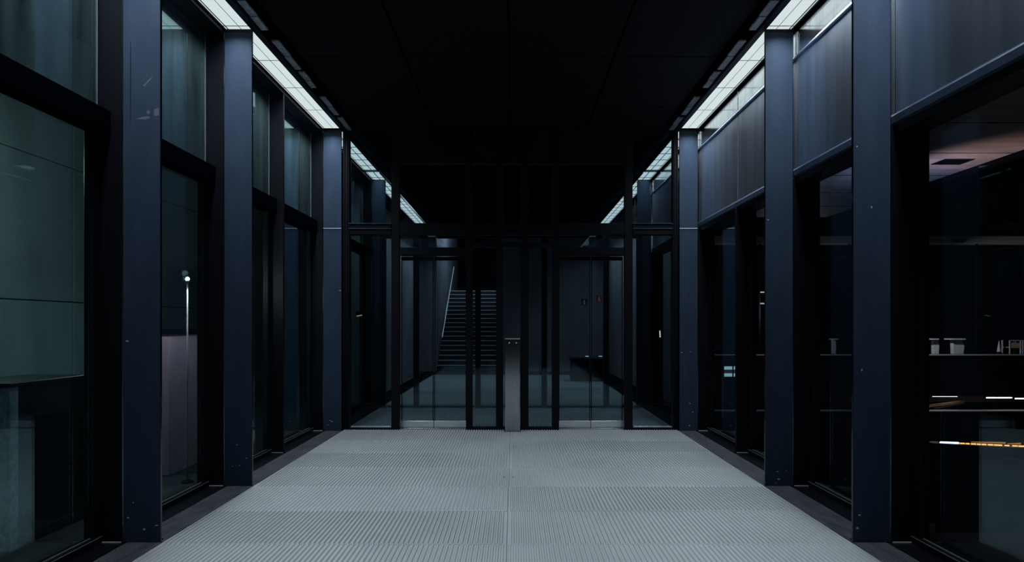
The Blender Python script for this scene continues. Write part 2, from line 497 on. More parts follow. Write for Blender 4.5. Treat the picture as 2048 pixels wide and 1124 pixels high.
# ================================================================== SIDE WINDOWS (one unit per bay) AND RIGHT CLADDING
wall_right = root('wall_right', (2.87, 6.0, 3.1), kind='structure')
win = 0
TZ0, TZ1 = 3.00, 3.165
HZ = 4.485
for s in (-1, 1):
    gm = M['glass_l'] if s < 0 else M['glass_r']
    for k in range(-2, 6):
        ya, yb = Y0 + (k - 1) * BAY, Y0 + k * BAY            # this bay ends at its far jamb, at yb
        if k == 4:
            yb_glass = yb
        win += 1
        r = root('window_%d' % win, (s * GX, (ya + yb) / 2, 0), kind='structure')
        top = HZ if s < 0 else TZ0 + 0.06
        # far jamb: a black plate standing between the glass and the fin
        box('jamb', s * (FO + 0.010), s * (GX + 0.05), yb, yb + 0.05, 0.0, top, M['black'], r, 0.003)
        # sill and bottom rail with its bright bead
        box('sill', s * 2.792, s * (GX - 0.035), ya + 0.052, yb - 0.002, -0.030, -0.004, M['black'], r, 0.002)
        box('sill_end', s * (FO + 0.012), s * (GX - 0.036), yb - 0.012, yb - 0.001, -0.004, 0.006, M['bead'], r, 0.001)
        box('bottom_rail', s * (GX - 0.034), s * (GX + 0.05), ya + 0.052, yb - 0.002, -0.03, 0.055, M['black'], r, 0.003)
        box('bead', s * (GX - 0.010), s * (GX - 0.001), ya + 0.127, yb - 0.102, 0.055, 0.062, M['dimbead'], r, 0.001)
        box('rail_edge', s * (GX - 0.040), s * (GX - 0.034), ya + 0.06, yb - 0.004, 0.044, 0.049, M['dimbead'], r, 0.001)
        # lower sash
        box('stile', s * (GX - 0.022), s * (GX + 0.04), ya + 0.052, ya + 0.125, 0.055, TZ0, M['black'], r, 0.003)
        box('stile', s * (GX - 0.022), s * (GX + 0.04), yb - 0.100, yb - 0.002, 0.055, TZ0, M['black'], r, 0.003)
        box('pane', s * GX, s * (GX + 0.012), ya + 0.127, yb - 0.102, 0.065, TZ0, gm, r, 0)
        if s < 0:
            box('transom', s * (GX - 0.10), s * (GX + 0.05), ya + 0.052, yb - 0.002, TZ0, TZ1, M['matt_black'], r, 0.004)
            box('pane', s * GX, s * (GX + 0.012), ya + 0.06, yb - 0.012, TZ1 + 0.002, HZ, M['glass_u'], r, 0)
            box('bead', s * (GX - 0.008), s * (GX - 0.001), yb - 0.016, yb - 0.010, TZ1 + 0.01, HZ - 0.02, M['dimbead'], r, 0)
            box('header', s * (FO + 0.008), s * (GX + 0.06), ya + 0.052, yb + 0.05, HZ, ZC + 0.10, M['black'], r, 0.004)
        else:
            box('transom', s * (FO + 0.03), s * (GX + 0.05), ya + 0.052, yb - 0.002, TZ0, TZ0 + 0.08, M['black'], r, 0.004)
            # cladding of this bay, above the window
            x0, x1 = 2.850, 2.885
            box('cladding_panel', x0, x1, ya + 0.012, yb - 0.006, 3.150, 4.228, M['clad'], wall_right, 0.004)
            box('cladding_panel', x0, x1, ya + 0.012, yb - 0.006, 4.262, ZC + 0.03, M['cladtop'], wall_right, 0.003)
            prism('ledge', [(x1, 4.262), (x0 - 0.020, 4.256), (x0 - 0.024, 4.236), (x0 - 0.008, 4.228), (x1, 4.228)], 'y', ya + 0.004, yb - 0.002, M['clad'], wall_right)
            prism('bottom_rail', [(x1, 3.146), (x0 - 0.004, 3.146), (x0 - 0.018, 3.128), (x0 - 0.018, 3.076), (x0 - 0.004, 3.062), (x1, 3.062)], 'y', ya + 0.004, yb - 0.002, M['paint'], wall_right)
box('backing', 2.886, GX + 0.05, YN, Y0 + 5 * BAY, 3.082, ZC + 0.10, M['matt_black'], wall_right, 0)

# fins beside and behind the camera, outside the picture
near = root('trim_1', (0, 0, 0), kind='structure')
for s in (-1, 1):
    for k in (-1, -2, -4):
        box('fin_plate', s * W, s * FO, Y0 + k * BAY, Y0 + k * BAY + 0.022, 0.0, ZC - 0.03, M['paint'], near, 0.003)
# wall behind the camera
tag(box('wall_back', -3.06, 3.06, YN - 0.15, YN, -0.05, ZC + 0.3, M['facade'], None, 0), kind='structure')

# ================================================================== END SCREEN
def px_x(px, d=YE): return at(px, 0, d)[0]
def py_z(py, d=YE): return at(0, py, d)[1]
end = root('wall_far', (0, YE, 0), kind='structure')
PA, PBK = YE - 0.02, YE + 0.09
posts = [(686, 699), (783, 799), (932, 945), (992, 1006), (1041, 1057), (1104, 1118), (1249, 1265), (1345, 1356)]
PX = [(px_x(a), px_x(b)) for a, b in posts]
for i, (a, b) in enumerate(PX):
    outer = i in (0, 7)
    box('post', a, b, PA, PBK, 0.0, ZC + 0.05, M['black'], end, 0.006)
    if outer:                                   # slim ribs of the corner profile
        for q in (0.3, 0.7):
            xm = a + (b - a) * q
            box('post_rib', xm - 0.006, xm + 0.006, PA - 0.016, PA, 0.0, ZC - 0.01, M['black'], end, 0.002)
T0, T1 = py_z(470), py_z(447)
L0, L1 = py_z(510), py_z(495)
B0, B1 = py_z(495), py_z(484)
H0 = py_z(328)
box('header', PX[1][1], PX[6][0], PA, PBK, H0, ZC + 0.10, M['black'], end, 0.006)
spans = [(PX[i][1], PX[i + 1][0]) for i in range(7)]
for i, (a, b) in enumerate(spans):
    side = i in (0, 6)
    box('transom', a, b, PA - 0.01, PBK, T0, T1, M['black'], end, 0.008)
    if side:                                    # folded drip edges that catch the light
        box('transom_lip', a, b, PA - 0.030, PA - 0.010, T1 - 0.012, T1, M['paint'], end, 0.002)
        box('transom_lip', a, b, PA - 0.030, PA - 0.010, T0 + 0.085, T0 + 0.096, M['paint'], end, 0.002)
    box('pane', a, b, YE + 0.03, YE + 0.042, T1, (ZC - 0.03) if side else H0, M['glass_e'], end, 0)
    if i in (1, 5):
        box('lintel', a, b, PA, PBK + 0.12, L0, L1, M['black'], end, 0.006)
        box('pane', a, b, YE + 0.03, YE + 0.042, L1, T0, M['glass_e'], end, 0)
    else:
        box('bottom_rail', a, b, PA, PBK, 0.0, 0.045, M['black'], end, 0.004)
        if side:
            box('bead', a + 0.02, b - 0.01, YE + 0.004, YE + 0.012, 0.045, 0.060, M['bead'], end, 0.001)
            box('pane', a, b, YE + 0.03, YE + 0.042, 0.045, T0, M['glass_e'], end, 0)
        else:
            box('crossbar', a, b, PA, PBK, B0, B1, M['black'], end, 0.004)
            box('pane', a, b, YE + 0.03, YE + 0.042, 0.045, B0, M['glass_e'], end, 0)
            box('pane', a, b, YE + 0.03, YE + 0.042, B1, T0, M['glass_e'], end, 0)
# sliding doors, two leaves each
for n, i in ((1, 1), (2, 5)):
    a, b = spans[i]
    d = root('door_%d' % n, ((a + b) / 2, YE + 0.14, 0), kind='structure')
    m_ = (a + b) / 2
    for (u, v) in ((a + 0.004, m_ - 0.006), (m_ + 0.006, b - 0.004)):
        leaf = box('leaf', u, v, YE + 0.150, YE + 0.162, 0.125, L0 - 0.07, M['glass_e'], d, 0)
        box('kick_plate', u, v, YE + 0.135, YE + 0.177, 0.022, 0.122, M['kick'], leaf, 0.003)
        box('top_rail', u, v, YE + 0.140, YE + 0.172, L0 - 0.07, L0 - 0.012, M['black'], leaf, 0.003)
        box('stile', u, u + 0.012, YE + 0.146, YE + 0.166, 0.122, L0 - 0.07, M['black'], leaf, 0)
        box('stile', v - 0.012, v, YE + 0.146, YE + 0.166, 0.122, L0 - 0.07, M['black'], leaf, 0)
    box('threshold', a, b, YE + 0.08, YE + 0.20, 0.008, 0.019, M['steel'], d, 0.003)

# access post in front of the screen
bx0, bx1 = px_x(1010, 10.45), px_x(1040, 10.45)
zt = py_z(677, 10.45)
t = root('access_post', ((bx0 + bx1) / 2, 10.45, 0), 'slim brushed steel access post standing between the two glass doors', 'post')
box('body', bx0, bx1, 10.42, 10.52, 0.008, zt - 0.012, M['bollard'], t, 0.004)
box('top_cap', bx0 - 0.002, bx1 + 0.002, 10.417, 10.523, zt - 0.012, zt, M['bead'], t, 0.002)
box('base_plate', bx0 - 0.012, bx1 + 0.012, 10.405, 10.535, 0.0075, 0.016, M['steel'], t, 0.002)
for px in (1018.5, 1032.5):
    x, z = at(px, 686, 10.42)
    b_ = lathe('push_button', [(0.013, 0), (0.013, 0.006), (0.010, 0.009), (0.004, 0.010)], M['bead'], t, (x, 10.42, z), 14)
    b_.rotation_euler.x = R(90)
x, z = at(1025.5, 685, 10.42)
b_ = lathe('sensor_eye', [(0.006, 0), (0.006, 0.004), (0.003, 0.005)], M['black'], t, (x, 10.42, z), 10)
b_.rotation_euler.x = R(90)

# ================================================================== LOBBY INNER SCREEN AND HALL
inn = root('wall_inner', (0, YI, 0), kind='structure')
for (a, b) in ((-2.50, -2.40), (-1.87, -1.765), (-0.69, -0.585), (0.58, 0.685), (1.765, 1.87), (2.40, 2.50)):
    box('post', a, b, YI - 0.03, YI + 0.06, 0.0, 3.25, M['black'], inn, 0.005)
box('beam', -2.5, 2.5, YI - 0.04, YI + 0.07, 3.25, 3.48, M['black'], inn, 0.006)
for (a, b) in ((-2.40, -1.87), (-1.765, -0.69), (-0.585, 0.58), (0.685, 1.765), (1.87, 2.40)):
    box('bottom_rail', a, b, YI - 0.02, YI + 0.04, 0.009, 0.065, M['black'], inn, 0.004)
    box('bead', a, b, YI - 0.026, YI - 0.018, 0.05, 0.06, M['bead'], inn, 0.001)
    box('pane', a, b, YI + 0.01, YI + 0.02, 0.065, 3.25, M['glass_e'], inn, 0)
for s, side in ((-1, 'left'), (1, 'right')):
    tag(box('wall_hall_%s' % side, s * 3.30, s * 3.55, Y0 + 5 * BAY + 0.06, YB, -0.05, ZC + 0.3, M['darkcon'], None, 0), kind='structure')
    tag(box('ceiling_hall_%s' % side, s * 2.84, s * 3.30, Y0 + 5 * BAY + 0.06, YB, ZC + 0.10, ZC + 0.25, M['matt_black'], None, 0), kind='structure')
tag(box('floor_hall_right', 3.062, 3.30, Y0 + 5 * BAY + 0.06, YB, -0.30, -0.05, M['matt_black'], None, 0), kind='structure')
# back wall of the hall with the stair opening
SX0, SX1 = -2.66, -0.42
back = root('wall_hall_back', (0, YB, 0), kind='structure')
box('wall_panel', SX1, 1.75, YB, YB + 0.2, -0.05, ZC + 0.3, M['darkcon'], back, 0)
box('wall_panel', 1.758, 4.6, YB, YB + 0.2, -0.05, ZC + 0.3, M['darkcon'], back, 0)
box('wall_panel', -4.6, SX0 - 0.12, YB, YB + 0.2, -0.05, ZC + 0.3, M['darkcon'], back, 0)
box('stair_side', SX0 - 0.12, SX0, YB, YB + 9, -0.05, 7.5, M['darkcon'], back, 0)
box('stair_side', SX1, SX1 + 0.12, YB + 0.2, YB + 9, -0.05, 7.5, M['darkcon'], back, 0)
box('stair_head', SX0, SX1, YB + 9, YB + 9.2, -0.05, 7.5, M['facade'], back, 0)
st = root('staircase', ((SX0 + SX1) / 2, YB, 0), 'straight dark stair with pale nosings climbing beyond the left glass door', 'staircase')
NS, RI, GO = 18, 0.168, 0.285
for i in range(NS):
    y0 = YB + 0.02 + i * GO
    sp = box('step', SX0 + 0.01, SX1 - 0.01, y0, y0 + GO + 0.02, i * RI + 0.002, (i + 1) * RI, M['stair'], st, 0.004)
    box('nosing', SX0 + 0.02, SX1 - 0.02, y0 - 0.012, y0 + 0.045, (i + 1) * RI - 0.028, (i + 1) * RI + 0.003, M['nose'], sp, 0.002)
hr = root('handrail', (-2.56, YB + 0.6, 0), 'pale lit handrail sloping up the left side of the stair', 'handrail')
p0 = (-2.57, YB + 0.7, 1.16); p1 = (-2.57, YB + 0.7 + 5.0, 1.16 + 5.0 * RI / GO)
tube('rail', p0, p1, 0.022, M['bead'], hr)
tube('light_line', (p0[0] + 0.03, p0[1], p0[2] - 0.012), (p1[0] + 0.03, p1[1], p1[2] - 0.012), 0.012, M['led'], hr)
for i in range(4):
    yy = p0[1] + 0.3 + i * 1.4
    zz = p0[2] + (yy - p0[1]) * RI / GO
    tube('bracket', (-2.57, yy, zz - 0.02), (SX0 - 0.005, yy, zz - 0.07), 0.009, M['bead'], hr, 8)
t = root('stair_fill_lamp', (-1.5, YB + 2.6, 6.3), 'round lamp added out of view to brighten the stair', 'lamp')
tube('cord', (-1.5, YB + 2.6, 6.42), (-1.5, YB + 2.6, 7.4), 0.008, M['black'], t, 6)
lathe('shade', [(0.03, 0.12), (0.18, 0.04), (0.20, 0.0), (0.19, 0.0), (0.03, 0.10)], M['black'], t, (-1.5, YB + 2.6, 6.3), 18)
l = bpy.data.lights.new('stair_fill_light', 'POINT'); l.energy = 210; l.color = (0.85, 0.93, 1.0); l.shadow_soft_size = 0.08  # added light, out of view, to bring out the nosings
lo = bpy.data.objects.new('stair_fill_light', l); lo.parent = t; lo.location = (0, 0, -0.05); COL.objects.link(lo)
# extinguisher signs
def sign(px, py, label, field):
    x, z = at(px, py, YB)
    r = root('extinguisher_sign', (x, YB - 0.012, z), label, 'sign')
    h = 0.105
    box('plate', x - h, x + h, YB - 0.010, YB - 0.001, z - h * 1.06, z + h * 1.06, field, r, 0)
    box('border', x - h * 0.93, x - h * 0.80, YB - 0.012, YB - 0.0095, z - h, z + h, M['red'], r, 0)
    # the extinguisher pictogram: bottle, neck, lever, hose
    bt = [(-0.026, -0.085), (0.026, -0.085), (0.026, 0.030), (0.014, 0.048), (-0.014, 0.048), (-0.026, 0.030)]
    prism('pictogram', [(x + 0.01 + a, z + b) for a, b in bt], 'y', YB - 0.0135, YB - 0.0102, M['white'], r)
    boxes('lever', [(x + 0.002, x + 0.018, YB - 0.0135, YB - 0.0102, z + 0.048, z + 0.066), (x - 0.012, x + 0.040, YB - 0.0135, YB - 0.0102, z + 0.066, z + 0.076), (x - 0.036, x - 0.028, YB - 0.0135, YB - 0.0102, z - 0.05, z + 0.06)], M['white'], r)
    return r
sign(1168, 604, 'small dim extinguisher sign, the lower of two on the hall wall', M['stair'])
sign(1198, 598, 'small red extinguisher sign, the upper of two on the hall wall', M['red'])
# low dark desk in the hall
x0, z0 = at(1141, 716, 19.6); x1, _ = at(1212, 716, 19.6)
t = root('reception_desk', ((x0 + x1) / 2, 19.9, 0), 'low black desk in the hall beyond the right glass door', 'desk')
box('body', x0 + 0.03, x1 - 0.03, 19.62, 20.2, 0.008, z0 - 0.04, M['matt_black'], t, 0.01)
box('desk_top', x0, x1, 19.58, 20.25, z0 - 0.04, z0, M['black'], t, 0.006)
box('plinth', x0 + 0.08, x1 - 0.08, 19.60, 19.63, 0.008, 0.10, M['black'], t, 0.002)
for px, py, lab in ((1174, 713, 'left of two small discs glowing for glints on the black desk'), (1201, 713, 'right of two small discs glowing for glints on the black desk')):  # emissive discs put in for two glints on the desk
    x, _ = at(px, py, 19.8)
    l = root('desk_glint', (x, 19.8, z0), lab, 'lamp')
    lathe('base', [(0.02, 0), (0.045, 0.0), (0.045, 0.008), (0.01, 0.012), (0.01, 0.03)], M['black'], l, (x, 19.8, z0), 12)
    lathe('glow_disc', [(0.01, 0.03), (0.045, 0.03), (0.055, 0.038), (0.045, 0.048), (0.01, 0.05)], M['tiny'], l, (x, 19.8, z0), 14)

# small luminous marks in the lobby corners: glowing tubes put in for two glints
x, z = at(1320, 668, 13.0)
t = root('upright_glint', (2.78, 13.0, z), 'tiny upright tube glowing for a white glint in the dark right lobby corner', 'lamp')
box('back_plate', x + 0.012, x + 0.03, 12.97, 13.03, z - 0.10, z + 0.10, M['black'], t, 0.002)
tube('glow_tube', (x, 12.985, z - 0.062), (x - 0.006, 12.985, z + 0.062), 0.012, M['tiny'], t)
x, z = at(719, 631, 13.0)
t = root('amber_glint', (x, 13.0, z), 'tiny dim tube glowing for an amber glint in the dark left lobby corner', 'lamp')
box('case', x - 0.07, x + 0.07, 13.0, 13.05, z - 0.0, z + 0.07, M['matt_black'], t, 0.004)
tube('glow_tube', (x - 0.05, 12.99, z - 0.012), (x + 0.05, 12.99, z + 0.006), 0.009, M['warmtiny'], t)

# ================================================================== OUTSIDE, LEFT
tag(box('ground', -14, -3.06, YN, 34, -0.30, -0.06, M['ground'], None, 0), kind='structure')
tag(box('ground_bed', -40, 60, -10, 70, -6.3, -6.0, M['ground'], None, 0), kind='structure')
ow = root('wall_outside', (-6.6, 8, -0.06), kind='structure')
for i in range(9):
    ya = -3.0 + i * 2.70
    for j in range(3):
        box('concrete_panel', -6.80, -6.55 + 0.003 * random.random(), ya, ya + 2.682, -0.06 + j * 2.0, -0.06 + j * 2.0 + 1.985, M['concrete'], ow, 0.006)
# bracket lamp on that wall
t = root('wall_lamp', (-6.55, 6.7, 3.3), 'wall bracket lamp lighting the grey concrete wall outside on the left', 'lamp')
tube('arm', (-6.56, 6.7, 3.55), (-5.35, 6.7, 3.45), 0.025, M['black'], t)
lathe('rose', [(0.05, -0.02), (0.09, -0.02), (0.09, 0.02), (0.03, 0.03)], M['black'], t, (-6.54, 6.7, 3.55), 14).rotation_euler.y = R(90)
lathe('shade', [(0.03, 0.12), (0.05, 0.12), (0.16, 0.0), (0.155, 0.0), (0.045, 0.11), (0.03, 0.11)], M['black'], t, (-5.35, 6.7, 3.34), 20)
lathe('bulb', [(0.01, -0.06), (0.045, -0.035), (0.05, 0.0), (0.03, 0.04), (0.01, 0.06)], M['globe'], t, (-5.35, 6.7, 3.36), 14)
l = bpy.data.lights.new('wall_lamp_light', 'POINT'); l.energy = 85; l.color = (0.80, 1.0, 0.98); l.shadow_soft_size = 0.05
lo = bpy.data.objects.new('wall_lamp_light', l); lo.parent = t; lo.location = (-5.35 + 6.55, 0, 3.26 - 3.3); COL.objects.link(lo)
# open black metal cabinet just outside the near left window
cx0, cx1, cy0, cy1, ch = -4.15, -3.62, 5.10, 6.02, 1.16
t = root('metal_cabinet', (-3.9, 5.55, -0.06), 'open-fronted black metal cabinet outside the nearest left window', 'cabinet')
box('back_panel', cx0, cx0 + 0.02, cy0, cy1, -0.06, ch - 0.02, M['black'], t, 0.002)
box('side_panel', cx0 + 0.02, cx1, cy0, cy0 + 0.09, -0.06, ch - 0.02, M['plate'], t, 0.004)
box('side_panel', cx0 + 0.02, cx1, cy1 - 0.05, cy1, -0.06, ch - 0.02, M['black'], t, 0.004)
box('top_panel', cx0 - 0.01, cx1 + 0.01, cy0 - 0.01, cy1 + 0.01, ch - 0.02, ch + 0.01, M['black'], t, 0.004)
box('front_rail', cx1 - 0.03, cx1, cy0 + 0.09, cy1 - 0.05, ch - 0.27, ch - 0.02, M['black'], t, 0.003)
box('base_rail', cx1 - 0.03, cx1, cy0 + 0.09, cy1 - 0.05, -0.06, 0.03, M['black'], t, 0.003)
box('shelf', cx0 + 0.02, cx1 - 0.03, cy0 + 0.09, cy1 - 0.05, 0.42, 0.44, M['matt_black'], t, 0.002)
# stand-ins for reflections in the left pane: glowing post and red-brown wall
LY = 7.35
lx, lz = at(375, 558, LY)
t = root('glint_post', (lx, LY, -0.06), 'slender stand-in post and globe for the reflected fin edge in the left window', 'lamp')
lathe('foot', [(0.02, 0), (0.06, 0), (0.06, 0.012), (0.02, 0.03)], M['black'], t, (lx, LY, -0.06), 14)
tube('pole', (lx, LY, -0.05), (lx, LY, lz - 0.04), 0.008, M['bead'], t, 12)
lathe('collar', [(0.008, -0.03), (0.013, -0.03), (0.016, 0.0), (0.008, 0.0)], M['steel'], t, (lx, LY, lz - 0.016), 12)
lathe('globe', [(0.003, -0.022), (0.015, -0.017), (0.022, 0.0), (0.015, 0.017), (0.003, 0.022)], M['globe'], t, (lx, LY, lz), 14)
l = bpy.data.lights.new('glint_post_light', 'POINT'); l.energy = 30; l.color = (1.0, 0.84, 0.92); l.shadow_soft_size = 0.03  # added light of the stand-in post, brightening the wall behind
lo = bpy.data.objects.new('glint_post_light', l); lo.parent = t; lo.location = (0, 0, lz + 0.06 + 0.06); COL.objects.link(lo)
t = root('reflection_wall', (-3.8, 8.5, -0.06), 'low red-brown stand-in wall for a reflection, behind the slender post', 'wall')  # solid wall put in where the pane shows a reddish reflection
box('render', -3.92, -3.72, 7.66, 9.4, -0.06, 1.50, M['redwall'], t, 0.01)
box('coping', -3.94, -3.70, 7.64, 9.42, 1.50, 1.56, M['facade'], t, 0.008)

# ================================================================== OUTSIDE, RIGHT: soffit, plus an unseen column and fill lamps added to tint it
can = root('ceiling_canopy', (6, 10, ZC), kind='structure')
for i in range(-3, 5):
    ya = 10.2 + i * 1.8
    box('soffit_panel', GX + 0.06, 8.62, ya + 0.015, ya + 1.785, ZC, ZC + 0.06, M['soffit'], can, 0.003)
    box('joint_strip', GX + 0.06, 8.62, ya - 0.014, ya + 0.014, ZC - 0.003, ZC + 0.05, M['matt_black'], can, 0)
box('backing', GX + 0.06, 8.62, 4.6, 19.4, ZC + 0.061, ZC + 0.12, M['matt_black'], can, 0)
box('edge_beam', 8.62, 8.80, 4.6, 19.4, ZC - 0.06, ZC + 0.3, M['facade'], can, 0.01)
dx, dz = at(1905, 323, 12.63)
t = root('recessed_downlight', (dx, 12.63, ZC), 'black square recessed downlight in the metal soffit outside on the right', 'light')
box('rim', dx - 0.27, dx + 0.27, 12.42, 12.84, ZC - 0.012, ZC + 0.0, M['black'], t, 0.003)
box('recess', dx - 0.22, dx + 0.22, 12.47, 12.79, ZC - 0.0135, ZC - 0.011, M['matt_black'], t, 0)
tc = root('canopy_column', (6.88, 12.6, -6.0), 'unseen dark column behind the nearest right fin, added to carry the fill lamps', 'column')
box('shaft', 6.74, 7.02, 12.46, 12.74, -6.0, ZC - 0.1, M['facade'], tc, 0.01)
box('capital', 6.66, 7.10, 12.38, 12.82, ZC - 0.1, ZC, M['facade'], tc, 0.01)
def fill_uplight(x, y, z, face, col, watts, label, tx, size=88):  # hidden spot added to colour the soffit
    r = root('fill_uplight', (x, y, z), label, 'lamp')
    box('bracket', x - 0.03, x + 0.03, y - 0.04, y + 0.04, z - 0.05, z + 0.02, M['black'], r, 0.003)
    lathe('can', [(0.02, -0.10), (0.055, -0.10), (0.06, 0.08), (0.05, 0.08), (0.045, -0.02), (0.01, -0.02)], M['black'], r, (x + face * 0.09, y, z), 16)
    l = bpy.data.lights.new('fill_uplight_beam', 'SPOT'); l.energy = watts; l.color = col; l.spot_size = R(size); l.spot_blend = 1.0; l.shadow_soft_size = 0.04
    o = bpy.data.objects.new('fill_uplight_beam', l); o.parent = r
    o.location = (face * 0.09, 0, 0.09)
    d = Vector((tx[0], tx[1], ZC)) - Vector((x + face * 0.09, y, z + 0.09))
    o.rotation_euler = d.to_track_quat('-Z', 'Y').to_euler()
    COL.objects.link(o)
fill_uplight(6.98, 12.80, 2.75, 0, (0.62, 0.64, 1.0), 115, 'hidden cool fill lamp added to wash the soffit violet', (7.7, 12.9), 135)
fill_uplight(7.05, 12.60, 2.75, 1, (1.0, 0.40, 0.13), 185, 'hidden warm fill lamp added to wash the soffit orange', (8.7, 12.1))

# ------------------------------------------------------------------ building across the court
D = 26.0
def fx(px, d=D): return at(px, 0, d)[0]
def fz(py, d=D): return at(0, py, d)[1]
XA, XB = fx(1385), fx(2200)
t = root('wall_court', ((XA + XB) / 2, D, -6.0), kind='structure')
box('slab_edge', XA, XB, D - 0.05, D + 0.5, fz(487), fz(472), M['slab'], t, 0.01)
box('upper_wall', XA, XB, D + 5.5, D + 5.8, fz(700), fz(487), M['facade'], t, 0)
box('slab_underside', XA, XB, D + 0.5, D + 5.5, fz(487) + 0.1, fz(487) + 0.2, M['facade'], t, 0)
box('roof_wall', XA, XB, D + 0.2, D + 0.5, fz(472), fz(472) + 3.5, M['facade'], t, 0)
box('balcony_edge', XA, XB, D - 0.06, D + 0.02, fz(711), fz(708.6), M['slab'], t, 0.004)
box('balcony_floor', XA, XB, D + 0.02, D + 5.5, fz(712), fz(709), M['facade'], t, 0)
box('parapet', XA, XB, D, D + 0.2, fz(790), fz(711.2), M['facade'], t, 0)
box('slot_ceiling', XA, XB, D + 0.2, D + 5.5, fz(794), fz(790), M['wood'], t, 0)
box('slot_back', XA, XB, D + 3.0, D + 3.2, fz(840), fz(794), M['wood'], t, 0)
box('ledge', XA, XB, D - 0.06, D + 0.3, fz(823), fz(821), M['slab'], t, 0.004)
box('lower_wall', XA, XB, D, D + 0.2, fz(878), fz(823), M['facade'], t, 0)
box('slot_floor', XA, XB, D + 0.2, D + 3.0, fz(824), fz(822), M['facade'], t, 0)
box('base_wall', XA, XB, D + 1.5, D + 1.7, -6.0, fz(878), M['facade'], t, 0)
o = lathe('lamp_hole', [(0.05, 0), (0.27, 0), (0.27, 0.004), (0.05, 0.004)], M['matt_black'], t, (fx(1916), D - 0.052, fz(481.5)), 24)
o.rotation_euler.x = R(90); o.scale = (1.0, 0.28, 1.0)
for px in (1955, 1700, 1520):
    box('mullion', fx(px) - 0.03, fx(px) + 0.03, D + 0.02, D + 0.08, fz(709), fz(487), M['black'], t, 0)
fl = (fx(1795, D - 1.4), D - 1.4, 3.4)  # added fill lamp, hidden from view, for the balcony furniture
t2 = root('fill_flood', fl, 'hidden fill lamp added to light the balcony, behind the nearest right jamb', 'lamp')
tube('arm', (fl[0], D, fl[2] + 0.1), (fl[0], fl[1] + 0.05, fl[2] + 0.06), 0.03, M['black'], t2, 8)
box('case', fl[0] - 0.09, fl[0] + 0.06, fl[1] - 0.07, fl[1] + 0.07, fl[2] - 0.06, fl[2] + 0.06, M['black'], t2, 0.006)
l = bpy.data.lights.new('fill_flood_beam', 'SPOT'); l.energy = 420; l.color = (1.0, 0.90, 0.86); l.spot_size = R(110); l.spot_blend = 0.6; l.shadow_soft_size = 0.05
lo = bpy.data.objects.new('fill_flood_beam', l); lo.parent = t2; lo.location = (0.09, 0, 0)
lo.rotation_euler = Vector((4.0, 1.2, -2.6)).to_track_quat('-Z', 'Y').to_euler(); COL.objects.link(lo)
f2 = (fx(1584, D - 1.4), D - 1.4, 2.2)  # second added fill lamp, hidden from view, for the ledge lines
t2 = root('fill_flood', f2, 'hidden fill lamp added to light the court ledges, behind the second right jamb', 'lamp')
tube('arm', (f2[0], D, f2[2] + 0.1), (f2[0], f2[1] + 0.05, f2[2] + 0.06), 0.03, M['black'], t2, 8)
box('case', f2[0] - 0.09, f2[0] + 0.06, f2[1] - 0.07, f2[1] + 0.07, f2[2] - 0.04, f2[2] + 0.06, M['black'], t2, 0.006)
l = bpy.data.lights.new('fill_flood_beam', 'POINT'); l.energy = 45; l.color = (0.92, 0.95, 1.0); l.shadow_soft_size = 0.05
lo = bpy.data.objects.new('fill_flood_beam', l); lo.parent = t2; lo.location = (0, 0, -0.12); COL.objects.link(lo)
# tube lamps in the slot
for a, b, lab in ((1853, 1870, 'short white tube lamp at the left end of the lit slot across the court'), (1873, 1923, 'long white tube lamp above the sloping oak rail across the court'),
                  (1982, 2033, 'long warm tube lamp at the right of the lit slot across the court'), (2040, 2090, 'tube lamp cut by the right frame edge across the court'), (1690, 1708, 'tube lamp beside the nearest right fin in the lit slot')):
    py = 793 + (a - 1853) * 0.030 if a > 1800 else 790.5
    t2 = root('tube_lamp', ((fx(a) + fx(b)) / 2, D + 0.3, fz(py)), lab, 'lamp')
    tube('tube', (fx(a), D + 0.25, fz(py)), (fx(b), D + 0.25, fz(py)), 0.022, M['tube'], t2, 8)
    box('batten', fx(a), fx(b), D + 0.24, D + 0.30, fz(py) + 0.026, fz(py) + 0.05, M['black'], t2, 0)
# sloping oak rail
t2 = root('oak_rail', (fx(1898), D + 0.4, fz(811)), 'sloping oak stair rail inside the lit slot across the court', 'rail')
prism('rail', [(fx(1855), fz(819)), (fx(1941), fz(807)), (fx(1941), fz(802.5)), (fx(1855), fz(814))], 'y', D + 0.32, D + 0.42, M['wood2'], t2)
prism('stringer', [(fx(1880), fz(820.5)), (fx(1941), fz(810)), (fx(1941), fz(807.3)), (fx(1880), fz(817))], 'y', D + 0.34, D + 0.40, M['wood'], t2)
# chair in the slot
def chair(px, py, h, label, m, seatm, d=D + 0.35, wpx=24):
    x = fx(px, d); z = fz(709) + 0.002; wd = wpx / F * d
    r = root('chair', (x, d, z), label, 'chair')
    lg = 0.022
    for sx in (0, 1):
        for sy in (0, 1):
            box('leg', x - wd / 2 + sx * (wd - lg * 2), x - wd / 2 + sx * (wd - lg * 2) + lg * 2, d + sy * 0.40, d + sy * 0.40 + 0.04, z, z + (h if sy == 0 else h * 0.98), m, r, 0.004)
    box('seat', x - wd / 2 + 0.02, x + wd / 2 - 0.02, d + 0.02, d + 0.42, z + h * 0.42, z + h * 0.50, seatm, r, 0.008)
    box('back_panel', x - wd / 2 + lg * 2, x + wd / 2 - lg * 2, d + 0.01, d + 0.03, z + h * 0.42, z + h * 0.80, seatm, r, 0.006)
    box('top_rail', x - wd / 2, x + wd / 2, d, d + 0.04, z + h * 0.93, z + h, m, r, 0.006)
    return r
CHZ = (709 - 681) / F * (D + 0.35)
chair(2031, 709.0, CHZ, 'pale framed chair with a brown back panel on the balcony', M['furn'], M['wood2'])
chair(2057, 709.0, CHZ, 'pale chair cut by the right frame edge on the balcony', M['furn'], M['redwall'])
